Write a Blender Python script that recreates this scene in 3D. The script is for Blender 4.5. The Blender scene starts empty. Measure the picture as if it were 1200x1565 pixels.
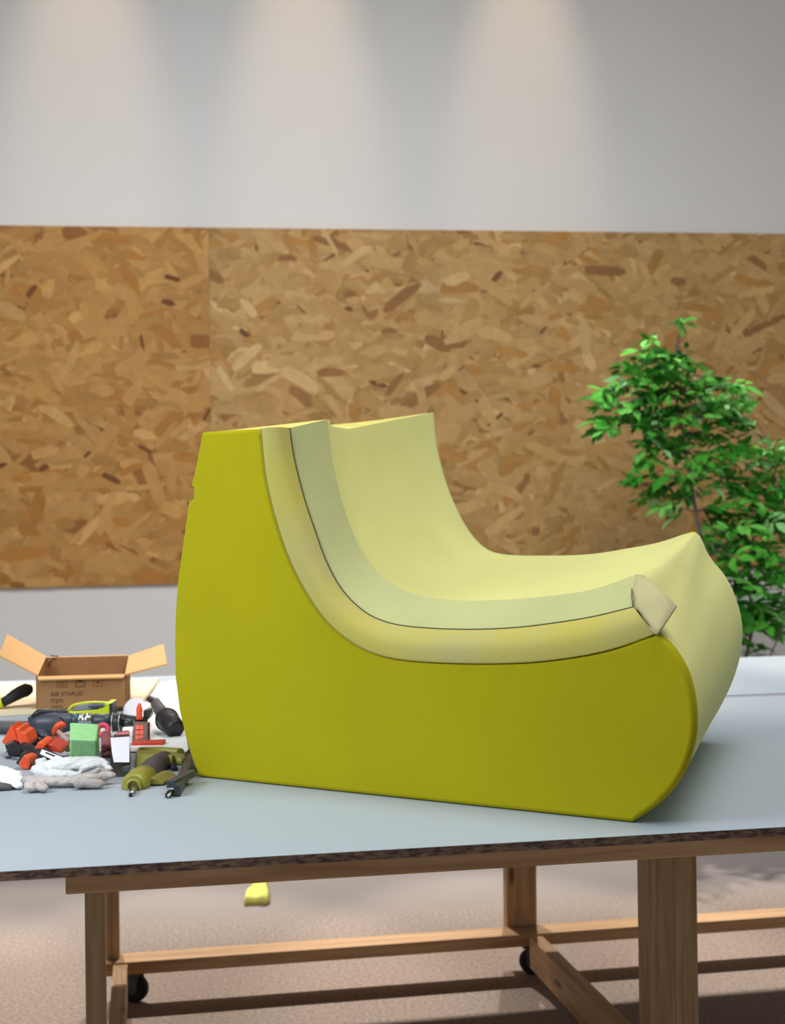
import bpy, bmesh, math, random
from mathutils import Vector, Matrix, noise
R = random.Random(7)
C = bpy.context.scene.collection
SC = bpy.context.scene
V = Vector

# ------------------------------------------------------------------ camera
F = 2100.0
CAM = V((0, 0, 1.30))
PITCH, ROLL = 0.00833, 0.012
FWD = V((0, math.cos(PITCH), math.sin(PITCH)))
R0 = V((1, 0, 0)); U0 = R0.cross(FWD)
RT = R0 * math.cos(ROLL) - U0 * math.sin(ROLL)
UP = U0 * math.cos(ROLL) + R0 * math.sin(ROLL)
def ray(x, y):
    return FWD + RT * ((x - 600) / F) - UP * ((y - 782.5) / F)
def at(x, y, d):                      # the point seen at pixel x,y at depth d (world y)
    r = ray(x, y); return CAM + r * (d / r.y)
def on_z(x, y, z):                    # the point seen at pixel x,y on a horizontal plane
    r = ray(x, y); return CAM + r * ((z - CAM.z) / r.z)
def on_plane(x, y, p, n):
    r = ray(x, y); return CAM + r * ((p - CAM).dot(n) / r.dot(n))
TZ = 0.86
def tp(x, y): return on_z(x, y, TZ)
def td(x, y): return tp(x, y).y

cam = bpy.data.cameras.new('camera'); co = bpy.data.objects.new('camera', cam); C.objects.link(co)
m = Matrix((RT, UP, -FWD)).transposed().to_4x4(); m.translation = CAM
co.matrix_world = m
cam.sensor_fit = 'AUTO'; cam.sensor_width = 36; cam.lens = F / 1565 * 36
cam.clip_start = 0.05; cam.clip_end = 60
cam.dof.use_dof = True; cam.dof.focus_distance = 2.25; cam.dof.aperture_fstop = 5.6
SC.camera = co

# ------------------------------------------------------------------ colours and materials
def lin(c):
    c = c / 255.0
    return c / 12.92 if c <= 0.04045 else ((c + 0.055) / 1.055) ** 2.4
def rgb(r, g, b): return (lin(r), lin(g), lin(b), 1)
MATS = {}
def mat(name, col, rough=0.6, metal=0.0, noise_amt=0.0, scale=40, bump=0.0, bscale=200, sss=0.0, spec=0.5, stretch=None, col2=None, attr=None):
    if name in MATS: return MATS[name]
    mt = bpy.data.materials.new(name); mt.use_nodes = True
    nt = mt.node_tree; N = nt.nodes; L = nt.links
    b = N['Principled BSDF']
    b.inputs['Roughness'].default_value = rough; b.inputs['Metallic'].default_value = metal
    b.inputs['Specular IOR Level'].default_value = spec
    b.inputs['Base Color'].default_value = col
    tc = N.new('ShaderNodeTexCoord'); mp = N.new('ShaderNodeMapping')
    L.new(tc.outputs['Object'], mp.inputs['Vector'])
    if stretch: mp.inputs['Scale'].default_value = stretch
    src = None
    if attr:
        a = N.new('ShaderNodeAttribute'); a.attribute_name = attr; src = a.outputs['Color']
    if noise_amt or col2:
        nz = N.new('ShaderNodeTexNoise'); nz.inputs['Scale'].default_value = scale; nz.inputs['Detail'].default_value = 5
        L.new(mp.outputs['Vector'], nz.inputs['Vector'])
        mx = N.new('ShaderNodeMix'); mx.data_type = 'RGBA'
        if col2: c2 = col2
        else: c2 = tuple(v * (1 - noise_amt) for v in col[:3]) + (1,)
        rp = N.new('ShaderNodeMapRange'); rp.inputs[1].default_value = 0.35; rp.inputs[2].default_value = 0.65
        L.new(nz.outputs['Fac'], rp.inputs[0]); L.new(rp.outputs[0], mx.inputs['Factor'])
        if src:
            mx.blend_type = 'MULTIPLY'; L.new(src, mx.inputs['A']); mx.inputs['B'].default_value = (1 - noise_amt,) * 3 + (1,)
        else:
            mx.inputs['A'].default_value = col; mx.inputs['B'].default_value = c2
        L.new(mx.outputs['Result'], b.inputs['Base Color'])
    elif src: L.new(src, b.inputs['Base Color'])
    if bump:
        n2 = N.new('ShaderNodeTexNoise'); n2.inputs['Scale'].default_value = bscale; n2.inputs['Detail'].default_value = 4
        L.new(mp.outputs['Vector'], n2.inputs['Vector'])
        bp = N.new('ShaderNodeBump'); bp.inputs['Strength'].default_value = bump; bp.inputs['Distance'].default_value = 0.002
        L.new(n2.outputs['Fac'], bp.inputs['Height']); L.new(bp.outputs['Normal'], b.inputs['Normal'])
    if sss:
        b.inputs['Subsurface Weight'].default_value = sss
        b.inputs['Subsurface Radius'].default_value = (0.03, 0.03, 0.01)
        b.inputs['Subsurface Scale'].default_value = 0.5
    MATS[name] = mt
    return mt

def wood(name, light, dark):
    """pine lumber: grain along local X, a few knots"""
    mt = bpy.data.materials.new(name); mt.use_nodes = True
    nt = mt.node_tree; N = nt.nodes; L = nt.links; b = N['Principled BSDF']
    tc = N.new('ShaderNodeTexCoord'); mp = N.new('ShaderNodeMapping'); mp.inputs['Scale'].default_value = (1.2, 22, 22)
    L.new(tc.outputs['UV'], mp.inputs['Vector'])
    nz = N.new('ShaderNodeTexNoise'); nz.inputs['Scale'].default_value = 2.2; nz.inputs['Detail'].default_value = 4; nz.inputs['Distortion'].default_value = 0.6
    L.new(mp.outputs['Vector'], nz.inputs['Vector'])
    rp = N.new('ShaderNodeValToRGB'); e = rp.color_ramp.elements
    e[0].position = 0.32; e[0].color = dark; e[1].position = 0.62; e[1].color = light
    L.new(nz.outputs['Fac'], rp.inputs['Fac'])
    m2 = N.new('ShaderNodeMapping'); m2.inputs['Scale'].default_value = (3.2, 11, 11)
    L.new(tc.outputs['UV'], m2.inputs['Vector'])
    vo = N.new('ShaderNodeTexVoronoi'); vo.inputs['Scale'].default_value = 1.0; L.new(m2.outputs['Vector'], vo.inputs['Vector'])
    mr = N.new('ShaderNodeMapRange'); mr.inputs[1].default_value = 0.05; mr.inputs[2].default_value = 0.14; mr.inputs[3].default_value = 1; mr.inputs[4].default_value = 0
    L.new(vo.outputs['Distance'], mr.inputs[0])
    mx = N.new('ShaderNodeMix'); mx.data_type = 'RGBA'; L.new(mr.outputs[0], mx.inputs['Factor'])
    L.new(rp.outputs['Color'], mx.inputs['A']); mx.inputs['B'].default_value = tuple(v * 0.35 for v in dark[:3]) + (1,)
    L.new(mx.outputs['Result'], b.inputs['Base Color'])
    b.inputs['Roughness'].default_value = 0.55
    MATS[name] = mt
    return mt

pine = wood('pine', rgb(222, 182, 134), rgb(190, 144, 98))
foam_dark = mat('dense yellow foam', (0.40, 0.352, 0.0075, 1), 0.9, noise_amt=0.05, scale=6, bump=0.25, bscale=500, spec=0.1)
foam_pale = mat('pale yellow foam', (0.64, 0.63, 0.25, 1), 0.9, noise_amt=0.06, scale=5, bump=0.2, bscale=500, spec=0.1)
foam_roll = mat('glued foam edge', (0.44, 0.40, 0.16, 1), 0.85, bump=0.2, bscale=300, spec=0.15, scale=5, col2=(0.47, 0.41, 0.09, 1))
foam_liner = mat('thin foam liner', (0.47, 0.48, 0.22, 1), 0.9, noise_amt=0.08, scale=8, bump=0.2, bscale=400, spec=0.1)
foam_top = mat('cut foam top', (0.80, 0.72, 0.20, 1), 0.9, noise_amt=0.25, scale=14, bump=0.2, spec=0.1)
foam_flap = mat('glue coated flap', (0.47, 0.43, 0.22, 1), 0.7, noise_amt=0.15, scale=12, bump=0.2, spec=0.2)
pencil = mat('pencil line', rgb(88, 88, 66), 0.9)
crease = mat('crease', rgb(150, 140, 60), 0.9)
white_top = mat('white laminate', rgb(166, 177, 186), 0.45, noise_amt=0.03, scale=3, spec=0.4)
edge_osb = mat('particle edge', rgb(118, 92, 72), 0.85, col2=rgb(48, 33, 28), scale=170, bump=0.6, bscale=220, stretch=(0.4, 1, 1.3))
grey_gap = mat('joint strip', rgb(128, 132, 146), 0.6)
wall_m = mat('wall paint', rgb(226, 219, 212), 0.85, noise_amt=0.02, scale=2, bump=0.05, bscale=80, spec=0.2)
carpet = mat('carpet', rgb(178, 163, 152), 0.95, col2=rgb(150, 135, 124), scale=90, bump=0.5, bscale=420, spec=0.05)
vinyl = mat('smooth floor', rgb(192, 176, 164), 0.8, noise_amt=0.10, scale=9, spec=0.1)
osb_m = mat('strand board', (0.3, 0.2, 0.1, 1), 0.65, attr='flake', noise_amt=0.13, scale=22, stretch=(1, 1, 1), spec=0.25)
kraft = mat('kraft cardboard', rgb(160, 118, 80), 0.85, noise_amt=0.07, scale=25, spec=0.1)
kraft_in = mat('kraft cardboard inside', rgb(214, 166, 112), 0.85, noise_amt=0.06, scale=25, spec=0.1)
ink = mat('print ink', rgb(84, 58, 36), 0.9)
ink_red = mat('red print ink', rgb(128, 70, 44), 0.9)
black = mat('black plastic', rgb(34, 32, 34), 0.45, noise_amt=0.2, scale=30)
rubber = mat('black rubber', rgb(24, 24, 26), 0.7)
slate = mat('slate plastic', rgb(58, 64, 74), 0.4, noise_amt=0.2, scale=20)
greyp = mat('grey grip', rgb(84, 78, 80), 0.6, noise_amt=0.12, scale=40)
steel = mat('steel', rgb(190, 190, 192), 0.28, metal=1.0)
gun = mat('gunmetal', rgb(72, 80, 78), 0.4, metal=0.6, noise_amt=0.2, scale=30)
lime = mat('lime plastic', rgb(196, 206, 20), 0.4)
bluegrey = mat('blue grey plastic', rgb(120, 128, 146), 0.45)
orange = mat('orange plastic', rgb(240, 88, 40), 0.4, noise_amt=0.15, scale=30)
redbrown = mat('red brown plastic', rgb(196, 52, 20), 0.45)
brown = mat('brown casing', rgb(88, 46, 32), 0.5)
maroon = mat('maroon rubber', rgb(150, 84, 88), 0.6)
pink = mat('pink plastic', rgb(226, 76, 104), 0.4)
spongem = mat('green sponge', rgb(164, 220, 152), 0.95, noise_amt=0.10, scale=60, bump=0.9, bscale=220, spec=0.05)
cloth_w = mat('white knit cotton', rgb(222, 224, 224), 0.95, noise_amt=0.12, scale=18, bump=0.8, bscale=350, spec=0.05)
cloth_g = mat('grimy knit cotton', rgb(196, 186, 182), 0.95, noise_amt=0.3, scale=22, bump=0.8, bscale=350, spec=0.05)
label_w = mat('white label', rgb(236, 232, 238), 0.5)
label_r = mat('pink label', rgb(226, 120, 128), 0.5)
cream = mat('cream board', rgb(232, 214, 178), 0.8, noise_amt=0.05, scale=10, spec=0.15)
paper = mat('white paper', rgb(238, 236, 234), 0.8, noise_amt=0.03, scale=10, spec=0.15)
olive = mat('olive metal', rgb(150, 146, 56), 0.38, noise_amt=0.12, scale=30)
ochre = mat('orange brown decal', rgb(226, 74, 32), 0.5)
bark = mat('bark', rgb(112, 104, 96), 0.85, noise_amt=0.35, scale=30, bump=0.5, bscale=60)
leaf = mat('leaf', (0.1, 0.3, 0.03, 1), 0.7, attr='leafcol', spec=0.15)
pot_m = mat('pot glaze', rgb(90, 90, 94), 0.5); soil = mat('soil', rgb(50, 38, 30), 0.95)
blue_ink = mat('blue ink', rgb(120, 126, 152), 0.8)

# ------------------------------------------------------------------ objects
def tag(o, label, cat, group=None):
    o['label'] = label; o['category'] = cat
    if group: o['group'] = group
    return o
def thing(name, label, cat, loc, group=None):
    o = bpy.data.objects.new(name, None); C.objects.link(o); o.location = loc
    o.empty_display_size = 0.05
    return tag(o, label, cat, group)

ON_TABLE = 0
class MB:
    def __init__(s): s.v = []; s.f = []; s.m = []; s.s = []; s.uv = {}
    def add(s, verts, faces, mi=0, smooth=False):
        b = len(s.v); s.v += [V(p) for p in verts]
        for f in faces: s.f.append([b + i for i in f]); s.m.append(mi); s.s.append(smooth)
        return s
    def hexa(s, a, b, mi=0):          # two quads, matching order
        return s.add(list(a) + list(b), [(0, 1, 2, 3), (7, 6, 5, 4), (0, 4, 5, 1), (1, 5, 6, 2), (2, 6, 7, 3), (3, 7, 4, 0)], mi)
    def box(s, M, sx, sy, sz, mi=0):  # centred
        x, y, z = sx / 2, sy / 2, sz / 2
        a = [M @ V(p) for p in ((-x, -y, -z), (x, -y, -z), (x, -y, z), (-x, -y, z))]
        b = [M @ V(p) for p in ((-x, y, -z), (x, y, -z), (x, y, z), (-x, y, z))]
        return s.hexa(a, b, mi)
    def prism(s, poly, off, mi=0):    # 3-D polygon pushed by off
        n = len(poly); off = V(off)
        return s.add(list(poly) + [V(p) + off for p in poly],
                     [tuple(range(n)), tuple(range(2 * n - 1, n - 1, -1))] + [(i, i + n, (i + 1) % n + n, (i + 1) % n) for i in range(n)], mi)
    def tube(s, pts, rad, seg=12, mi=0, flat=1.0, up=(0, 0, 1), cap=True):
        pts = [V(p) for p in pts]; n = len(pts)
        if not hasattr(rad, '__len__'): rad = [rad] * n
        b = len(s.v); up = V(up)
        for i, p in enumerate(pts):
            t = (pts[min(i + 1, n - 1)] - pts[max(i - 1, 0)])
            if t.length < 1e-9: t = V((0, 0, 1))
            t.normalize()
            x = t.cross(up)
            if x.length < 1e-3: x = t.cross(V((1, 0, 0)))
            x.normalize(); y = x.cross(t)
            for k in range(seg):
                a = 2 * math.pi * k / seg
                s.v.append(p + x * (math.cos(a) * rad[i]) + y * (math.sin(a) * rad[i] * flat))
        for i in range(n - 1):
            for k in range(seg):
                s.f.append([b + i * seg + k, b + i * seg + (k + 1) % seg, b + (i + 1) * seg + (k + 1) % seg, b + (i + 1) * seg + k])
                s.m.append(mi); s.s.append(True)
        if cap:
            s.f.append([b + k for k in range(seg)][::-1]); s.m.append(mi); s.s.append(False)
            s.f.append([b + (n - 1) * seg + k for k in range(seg)]); s.m.append(mi); s.s.append(False)
        return s
    def grid(s, rows, mi=0, closed=False, smooth=True):
        n = len(rows[0]); b = len(s.v)
        for r in rows: s.v += [V(p) for p in r]
        for i in range(len(rows) - 1):
            for k in range(n if closed else n - 1):
                s.f.append([b + i * n + k, b + i * n + (k + 1) % n, b + (i + 1) * n + (k + 1) % n, b + (i + 1) * n + k])
                s.m.append(mi); s.s.append(smooth)
        return s
    def ring(s, c, axis, Rr, r, seg=28, mi=0, a0=0, a1=2 * math.pi):
        axis = V(axis).normalized(); x = axis.orthogonal().normalized(); y = axis.cross(x)
        pts = [V(c) + (x * math.cos(a0 + (a1 - a0) * k / seg) + y * math.sin(a0 + (a1 - a0) * k / seg)) * Rr for k in range(seg + 1)]
        return s.tube(pts, r, 8, mi, up=axis, cap=False)
    def build(s, name, mats, parent=None, bevel=0.0, kind=None, subsurf=0, label=None, fix=True):
        if not isinstance(mats, (list, tuple)): mats = [mats]
        if ON_TABLE:
            for p in s.v: p.z = max(p.z, TZ + ON_TABLE)
        me = bpy.data.meshes.new(name)
        off = V((0, 0, 0)); q = parent
        while q is not None: off += q.location; q = q.parent
        me.from_pydata([p - off for p in s.v], [], s.f)
        for mt in mats: me.materials.append(mt)
        for p, mi, sm in zip(me.polygons, s.m, s.s): p.material_index = mi; p.use_smooth = sm
        if fix:
            bm = bmesh.new(); bm.from_mesh(me); bmesh.ops.recalc_face_normals(bm, faces=bm.faces); bm.to_mesh(me); bm.free()
        o = bpy.data.objects.new(name, me); C.objects.link(o)
        if parent is not None: o.parent = parent
        else:
            c = sum((V(p) for p in s.v), V()) / len(s.v); z = min(p.z for p in s.v)
            org = V((c.x, c.y, z)); me.transform(Matrix.Translation(-org)); o.location = org
        if bevel:
            bv = o.modifiers.new('bevel', 'BEVEL'); bv.width = bevel; bv.segments = 2; bv.limit_method = 'ANGLE'; bv.angle_limit = 0.7
        if subsurf:
            sb = o.modifiers.new('sub', 'SUBSURF'); sb.levels = sb.render_levels = subsurf
        if kind: o['kind'] = kind
        if label: o['label'] = label
        return o
def lumber(name, a, b, w, h, parent, side=None, label=None):
    """a beam from a to b, w wide along side, h the other way, with grain UVs"""
    a, b = V(a), V(b); t = (b - a).normalized(); L = (b - a).length
    x = V(side).normalized(); y = t.cross(x).normalized()
    mb = MB()
    A = [a + x * (i * w / 2) + y * (j * h / 2) for i, j in ((-1, -1), (1, -1), (1, 1), (-1, 1))]
    B = [p + t * L for p in A]
    mb.hexa(A, B)
    o = mb.build(name, pine, parent, bevel=0.0025, label=label)
    me = o.data; uvl = me.uv_layers.new(name='UVMap')
    s0 = R.random() * 9
    off = V(); q = parent
    while q is not None: off += q.location; q = q.parent
    for p in me.polygons:
        for li in p.loop_indices:
            c = me.vertices[me.loops[li].vertex_index].co + off - a
            uvl.data[li].uv = (c.dot(t) + s0, c.dot(x) + c.dot(y) + s0 * 0.37)
    return o
def spline(pts, n):
    """n points evenly along a Catmull-Rom curve through pts"""
    P = [V(p) if len(p) == 3 else V((p[0], p[1], 0)) for p in pts]
    P = [P[0] * 2 - P[1]] + P + [P[-1] * 2 - P[-2]]
    fine = []
    for i in range(1, len(P) - 2):
        for k in range(16):
            t = k / 16
            fine.append(0.5 * ((2 * P[i]) + (P[i + 1] - P[i - 1]) * t + (2 * P[i - 1] - 5 * P[i] + 4 * P[i + 1] - P[i + 2]) * t * t + (3 * P[i] - P[i - 1] - 3 * P[i + 1] + P[i + 2]) * t ** 3))
    fine.append(P[-2])
    acc = [0]
    for a, b in zip(fine, fine[1:]): acc.append(acc[-1] + (b - a).length)
    out = []; j = 0
    for k in range(n):
        s = acc[-1] * k / (n - 1)
        while j < len(acc) - 2 and acc[j + 1] < s: j += 1
        u = 0 if acc[j + 1] == acc[j] else (s - acc[j]) / (acc[j + 1] - acc[j])
        out.append(fine[j].lerp(fine[j + 1], min(max(u, 0), 1)))
    return out
def bezier_thickness(poly, d): return poly

# ------------------------------------------------------------------ the room
tu = V((0.982, 0.187, 0)); tn = V((-0.187, 0.982, 0))          # along and across the table
def T(u, n, z): return tu * u + tn * n + V((0, 0, z))
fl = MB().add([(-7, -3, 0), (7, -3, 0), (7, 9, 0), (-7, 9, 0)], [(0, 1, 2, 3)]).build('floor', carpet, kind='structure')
wl0 = V((-1.84, 6.44, 0)); wl1 = V((1.83, 6.98, 0)); wu = (wl1 - wl0).normalized(); wn = V((wu.y, -wu.x, 0))   # wn faces the room
def W(s, z, o=0.0): return wl0 + wu * s + wn * o + V((0, 0, z))
wb = MB(); wb.hexa([W(-4, 0), W(8, 0), W(8, 4.3), W(-4, 4.3)], [W(-4, 0, -.15), W(8, 0, -.15), W(8, 4.3, -.15), W(-4, 4.3, -.15)])
wb.build('wall_back', wall_m, kind='structure')
# wall-wash light pool painted into the carpet colour along the back wall
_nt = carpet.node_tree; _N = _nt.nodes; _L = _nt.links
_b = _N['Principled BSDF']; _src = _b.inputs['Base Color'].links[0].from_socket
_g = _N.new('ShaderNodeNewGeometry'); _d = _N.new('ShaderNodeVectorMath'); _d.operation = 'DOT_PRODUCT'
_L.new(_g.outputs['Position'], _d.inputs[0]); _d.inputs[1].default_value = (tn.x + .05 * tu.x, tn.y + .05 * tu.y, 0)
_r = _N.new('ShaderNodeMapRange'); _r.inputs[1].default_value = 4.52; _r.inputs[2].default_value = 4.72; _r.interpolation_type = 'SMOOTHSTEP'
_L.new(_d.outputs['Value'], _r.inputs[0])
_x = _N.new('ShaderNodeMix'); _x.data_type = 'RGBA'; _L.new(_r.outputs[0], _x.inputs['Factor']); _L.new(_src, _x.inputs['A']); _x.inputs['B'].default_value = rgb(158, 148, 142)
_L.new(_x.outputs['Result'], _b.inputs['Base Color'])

def osb(name, s0, s1, tint, seed, label):
    r = random.Random(seed)
    zb = lambda s: 1.018 + (s / 3.71) * 0.032
    h = 1.70
    verts, faces, cols = [], [], []
    def P(s, y, o): return W(s, zb(s) + y, o)
    # the sheet
    th = 0.018
    q = [P(s0, 0, th), P(s1, 0, th), P(s1, h, th), P(s0, h, th), P(s0, 0, 0.001), P(s1, 0, 0.001), P(s1, h, 0.001), P(s0, h, 0.001)]
    mbs = MB().hexa(q[:4], q[4:]); cols += [tuple(c * t for c, t in zip(rgb(160, 122, 72)[:3], tint))] * 6
    pal = [(rgb(186, 148, 96), 44), (rgb(194, 157, 105), 24), (rgb(176, 137, 84), 28), (rgb(174, 128, 70), 12), (rgb(204, 170, 120), 6), (rgb(150, 106, 64), 4), (rgb(118, 76, 46), 2.6)]
    ws = [p[1] for p in pal]
    n = int(1250 * (s1 - s0))
    for i in range(n):
        c = r.choices(pal, ws)[0][0]
        k = 0.9 + 0.2 * r.random()
        col = tuple(v * k * t for v, t in zip(c[:3], tint))
        dark = c[0] < 0.2
        L = r.uniform(.08, .24) * (0.55 if dark else 1); w = r.uniform(.02, .07) * (0.42 if dark else 1)
        a = r.gauss(0, 0.65); ca, sa = math.cos(a), math.sin(a)
        cx, cy = r.uniform(s0, s1), r.uniform(0, h); o = th + 0.0002 + 0.0022 * (i / n)
        prof = [(-L / 2, -w * r.uniform(.1, .5)), (-L * r.uniform(.2, .4), -w / 2), (L * r.uniform(.2, .4), -w / 2), (L / 2, -w * r.uniform(.0, .4)), (L * r.uniform(.35, .5), w * r.uniform(.1, .4)), (L * r.uniform(.1, .3), w / 2), (-L * r.uniform(.2, .4), w / 2), (-L / 2, w * r.uniform(.1, .4))]
        pts = [P(min(max(cx + x * ca - y * sa, s0), s1), min(max(cy + x * sa + y * ca, 0), h), o) for x, y in prof]
        mbs.add(pts, [tuple(range(8))]); cols.append(col)
    o = mbs.build(name, osb_m, kind='structure', label=label, fix=False)
    ca = o.data.color_attributes.new('flake', 'FLOAT_COLOR', 'CORNER')
    for p in o.data.polygons:
        for li in p.loop_indices: ca.data[li].color = cols[p.index] + (1,)
    return o
SEAM = 1.0
def wall_s(x, y):
    p = on_plane(x, y, wl0, wn); return (p - wl0).dot(wu), p.z
SEAM = wall_s(320, 480)[0]
osb('trim_1', -1.6, SEAM - 0.0003, (1.0, 0.83, 0.57), 3, 'darker left sheet of strand board on the white wall')
osb('trim_2', SEAM + 0.0003, 4.6, (1.04, .99, 0.88), 5, 'long paler right sheet of strand board on the white wall')

# ------------------------------------------------------------------ work table
tab = thing('work_table', 'large white-topped workbench with pine frame on casters', 'table', T(0.3, 2.9, 0))
TH = 0.0125
def slab(name, u0, u1, n0, n1):
    mb = MB(); z1, z0 = TZ, TZ - TH
    a = [T(u0, n0, z0), T(u1, n0, z0), T(u1, n1, z0), T(u0, n1, z0)]; b = [p + V((0, 0, TH)) for p in a]
    mb.hexa(a, b); mb.m[1] = 0
    for i, f in enumerate(mb.f): mb.m[i] = 1
    o = mb.build(name, [white_top, edge_osb], tab)
    for p in o.data.polygons:
        p.material_index = 0 if p.normal.z > 0.9 else 1
    return o
N0, NS, N1 = 1.828, 3.205, 4.10
slab('tabletop_panel', -2.2, 2.6, N0, NS - 0.022)
slab('tabletop_panel', -2.2, 2.6, NS + 0.022, N1)
js = MB(); js.hexa([T(-2.2, NS - .022, TZ - TH), T(2.6, NS - .022, TZ - TH), T(2.6, NS + .022, TZ - TH), T(-2.2, NS + .022, TZ - TH)],
                   [T(-2.2, NS - .022, TZ - .001), T(2.6, NS - .022, TZ - .001), T(2.6, NS + .022, TZ - .001), T(-2.2, NS + .022, TZ - .001)])
js.build('joint_strip', grey_gap, tab)
zb = TZ - TH - 0.0005
def uu(x, y, n, z=None):              # table u of the pixel on the vertical plane at n
    p = on_plane(x, y, tn * n, tn); return p.dot(tu), p.z
nA = 2.09
ua, za = uu(100, 1355, nA)
_, zlow = uu(600, 1337.5, nA)
ah = zb - zlow
lumber('apron', T(ua, nA + .019, zb - ah / 2), T(2.55, nA + .019, zb - ah / 2), .038, ah, tab, tn)
nF, nR = 2.80, 3.87
uL, _ = uu(146.5, 1450, nF); uLr, _ = uu(172.5, 1420, nR); uM, _ = uu(1021, 1430, nF); uMr, _ = uu(798, 1370, nR)
wM = abs(uu(1058, 1430, nF)[0] - uu(985, 1430, nF)[0]); wMr = abs(uu(822, 1370, nR)[0] - uu(776, 1370, nR)[0])
zr = 0.125
def caster(leg, u, n, top, ang=0.5):
    ctr = T(u, n, 0.038)
    ax = (tu * math.cos(ang) + tn * math.sin(ang)).normalized(); fw = V((-ax.y, ax.x, 0))
    mb = MB(); mb.tube([ctr - ax * .012, ctr - ax * .009, ctr + ax * .009, ctr + ax * .012], [.032, .0375, .0375, .032], 28)
    w = mb.build('caster', rubber, leg)
    h = MB(); h.tube([ctr - ax * .0135, ctr + ax * .0135], [.017, .017], 20); h.ring(ctr - ax * .013, ax, .026, .0016); h.ring(ctr + ax * .013, ax, .026, .0016)
    # sub-part level is used up by leg > caster, so hub and fork join the one wheel mesh
    me = w.data; me.materials.append(gun)
    fk = MB()
    for s in (-1, 1):
        c = ctr + ax * (.017 * s)
        fk.hexa([c + fw * .010 + V((0, 0, -.010)), c - fw * .010 + V((0, 0, -.010)), c - fw * .022 + V((0, 0, top - .042)), c + fw * .016 + V((0, 0, top - .042))],
                [p + ax * (.003 * s) for p in (c + fw * .010 + V((0, 0, -.010)), c - fw * .010 + V((0, 0, -.010)), c - fw * .022 + V((0, 0, top - .042)), c + fw * .016 + V((0, 0, top - .042)))])
    fk.box(Matrix.Translation(T(u, n, top - .003)), .06, .06, .006)
    off = leg.location + leg.parent.location if leg.parent else leg.location
    bm = bmesh.new(); bm.from_mesh(me)
    for src, mi in ((h, 1), (fk, 1)):
        vs = [bm.verts.new(p - off) for p in src.v]
        for f, sm in zip(src.f, src.s):
            try:
                nf = bm.faces.new([vs[i] for i in f]); nf.material_index = mi; nf.smooth = sm
            except ValueError: pass
    bmesh.ops.recalc_face_normals(bm, faces=bm.faces); bm.to_mesh(me); bm.free()
    return w
lumber('leg', T(uL, nF, 0.10), T(uL, nF, zb), .0385, .089, tab, tu)
lr = lumber('leg', T(uLr, nR, 0.088), T(uLr, nR, zb), .036, .089, tab, tu)
lm = lumber('leg', T(uM, nF, 0.10), T(uM, nF, zb), wM * .52, .070, tab, tu)
lm.location += tu * (-wM * .24)
lm2 = lumber('leg', T(uM, nF, 0.10), T(uM, nF, zb), wM * .48, .070, tab, tu)
lm2.location += tu * (wM * .26)
lmr = lumber('leg', T(uMr, nR + .02, 0.088), T(uMr, nR + .02, zb), wMr, .040, tab, tu)
caster(lr, uLr + .058, nR - .03, .088, 1.15); caster(lmr, uMr + .015, nR - .05, .088, 1.0)
for lg, u in ((0, uL), (0, uM)):
    pass
# rails
rr = lumber('long_rail', T(-.02 + uLr, nR - .04, zr - .0175), T(2.5, nR - .04, zr - .0175), .085, .035, tab, tn)
lumber('cross_rail', T(uLr + .020, nR - .09, zr - .046), T(uL + .020, nF - .4, zr - .046), .038, .088, tab, tu)
lumber('cross_rail', T(uMr + .012, nR - .10, zr - .046), T(uMr + .015, nF - .4, zr - .046), .040, .088, tab, tu)
for u in (uL, uMr, 2.2):
    lumber('joist', T(u, nA + .04, zb - .040), T(u, nR + .1, zb - .040), .038, .079, tab, tu)

# ------------------------------------------------------------------ foam armchair
PL = tp(303, 1188); PR = tp(965, 1258)
fu = (PR - PL).normalized(); fn = V((fu.y, -fu.x, 0))           # fn faces the camera
if fn.y > 0: fn = -fn
FWID = 0.756
def ch(x, y, w): return on_plane(x, y, PL - fn * w, fn)
arm = thing('foam_armchair', 'raw yellow foam armchair with scooped seat standing on the white table', 'armchair', (PL + PR) / 2 - fn * (FWID / 2))
NS_ = 72
G = [(399, 655), (402, 690), (406, 725), (412, 755), (420, 787), (437, 840), (460, 890), (490, 937), (520, 968), (560, 993), (610, 1007), (700, 1013), (800, 1012), (880, 1003), (940, 990), (1003, 968)]
Lc = [(443, 654), (450, 700), (465, 760), (485, 820), (500, 860), (520, 897), (545, 925), (575, 945), (620, 957), (700, 962), (780, 960), (850, 952), (910, 942), (968, 928)]
Cc = [(500, 641), (508, 700), (520, 755), (538, 810), (562, 855), (592, 887), (632, 908), (690, 917), (760, 917), (830, 912), (905, 901), (972, 878)]
Fc = [(663, 630), (668, 680), (680, 730), (695, 770), (715, 808), (740, 836), (770, 847), (830, 849), (900, 847), (960, 838), (1010, 828), (1060, 811)]
def curve(px, w, n=NS_): return [ch(p.x, p.y, w) for p in spline(px, n)]
g = curve(G, 0.0); l = curve(Lc, 0.035); c = curve(Cc, 0.10); f = curve(Fc, FWID)
def inward(cv, k):                    # in-plane normal pointing into the foam
    t = (cv[min(k + 1, len(cv) - 1)] - cv[max(k - 1, 0)]).normalized()
    nn = fn.cross(t); km = len(cv) // 2
    tm = (cv[km + 1] - cv[km - 1]).normalized()
    return nn if fn.cross(tm).z < 0 else -nn
gm1 = [a.lerp(b, .28) - inward(g, k) * .006 + fn * .012 for k, (a, b) in enumerate(zip(g, l))]
gm2 = [a.lerp(b, .66) - inward(g, k) * .009 + fn * .010 for k, (a, b) in enumerate(zip(g, l))]
lc = [a.lerp(b, .5) - inward(c, k) * .006 for k, (a, b) in enumerate(zip(l, c))]
def sag(k): return max(0, 1 - k / 6) ** 2
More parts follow.
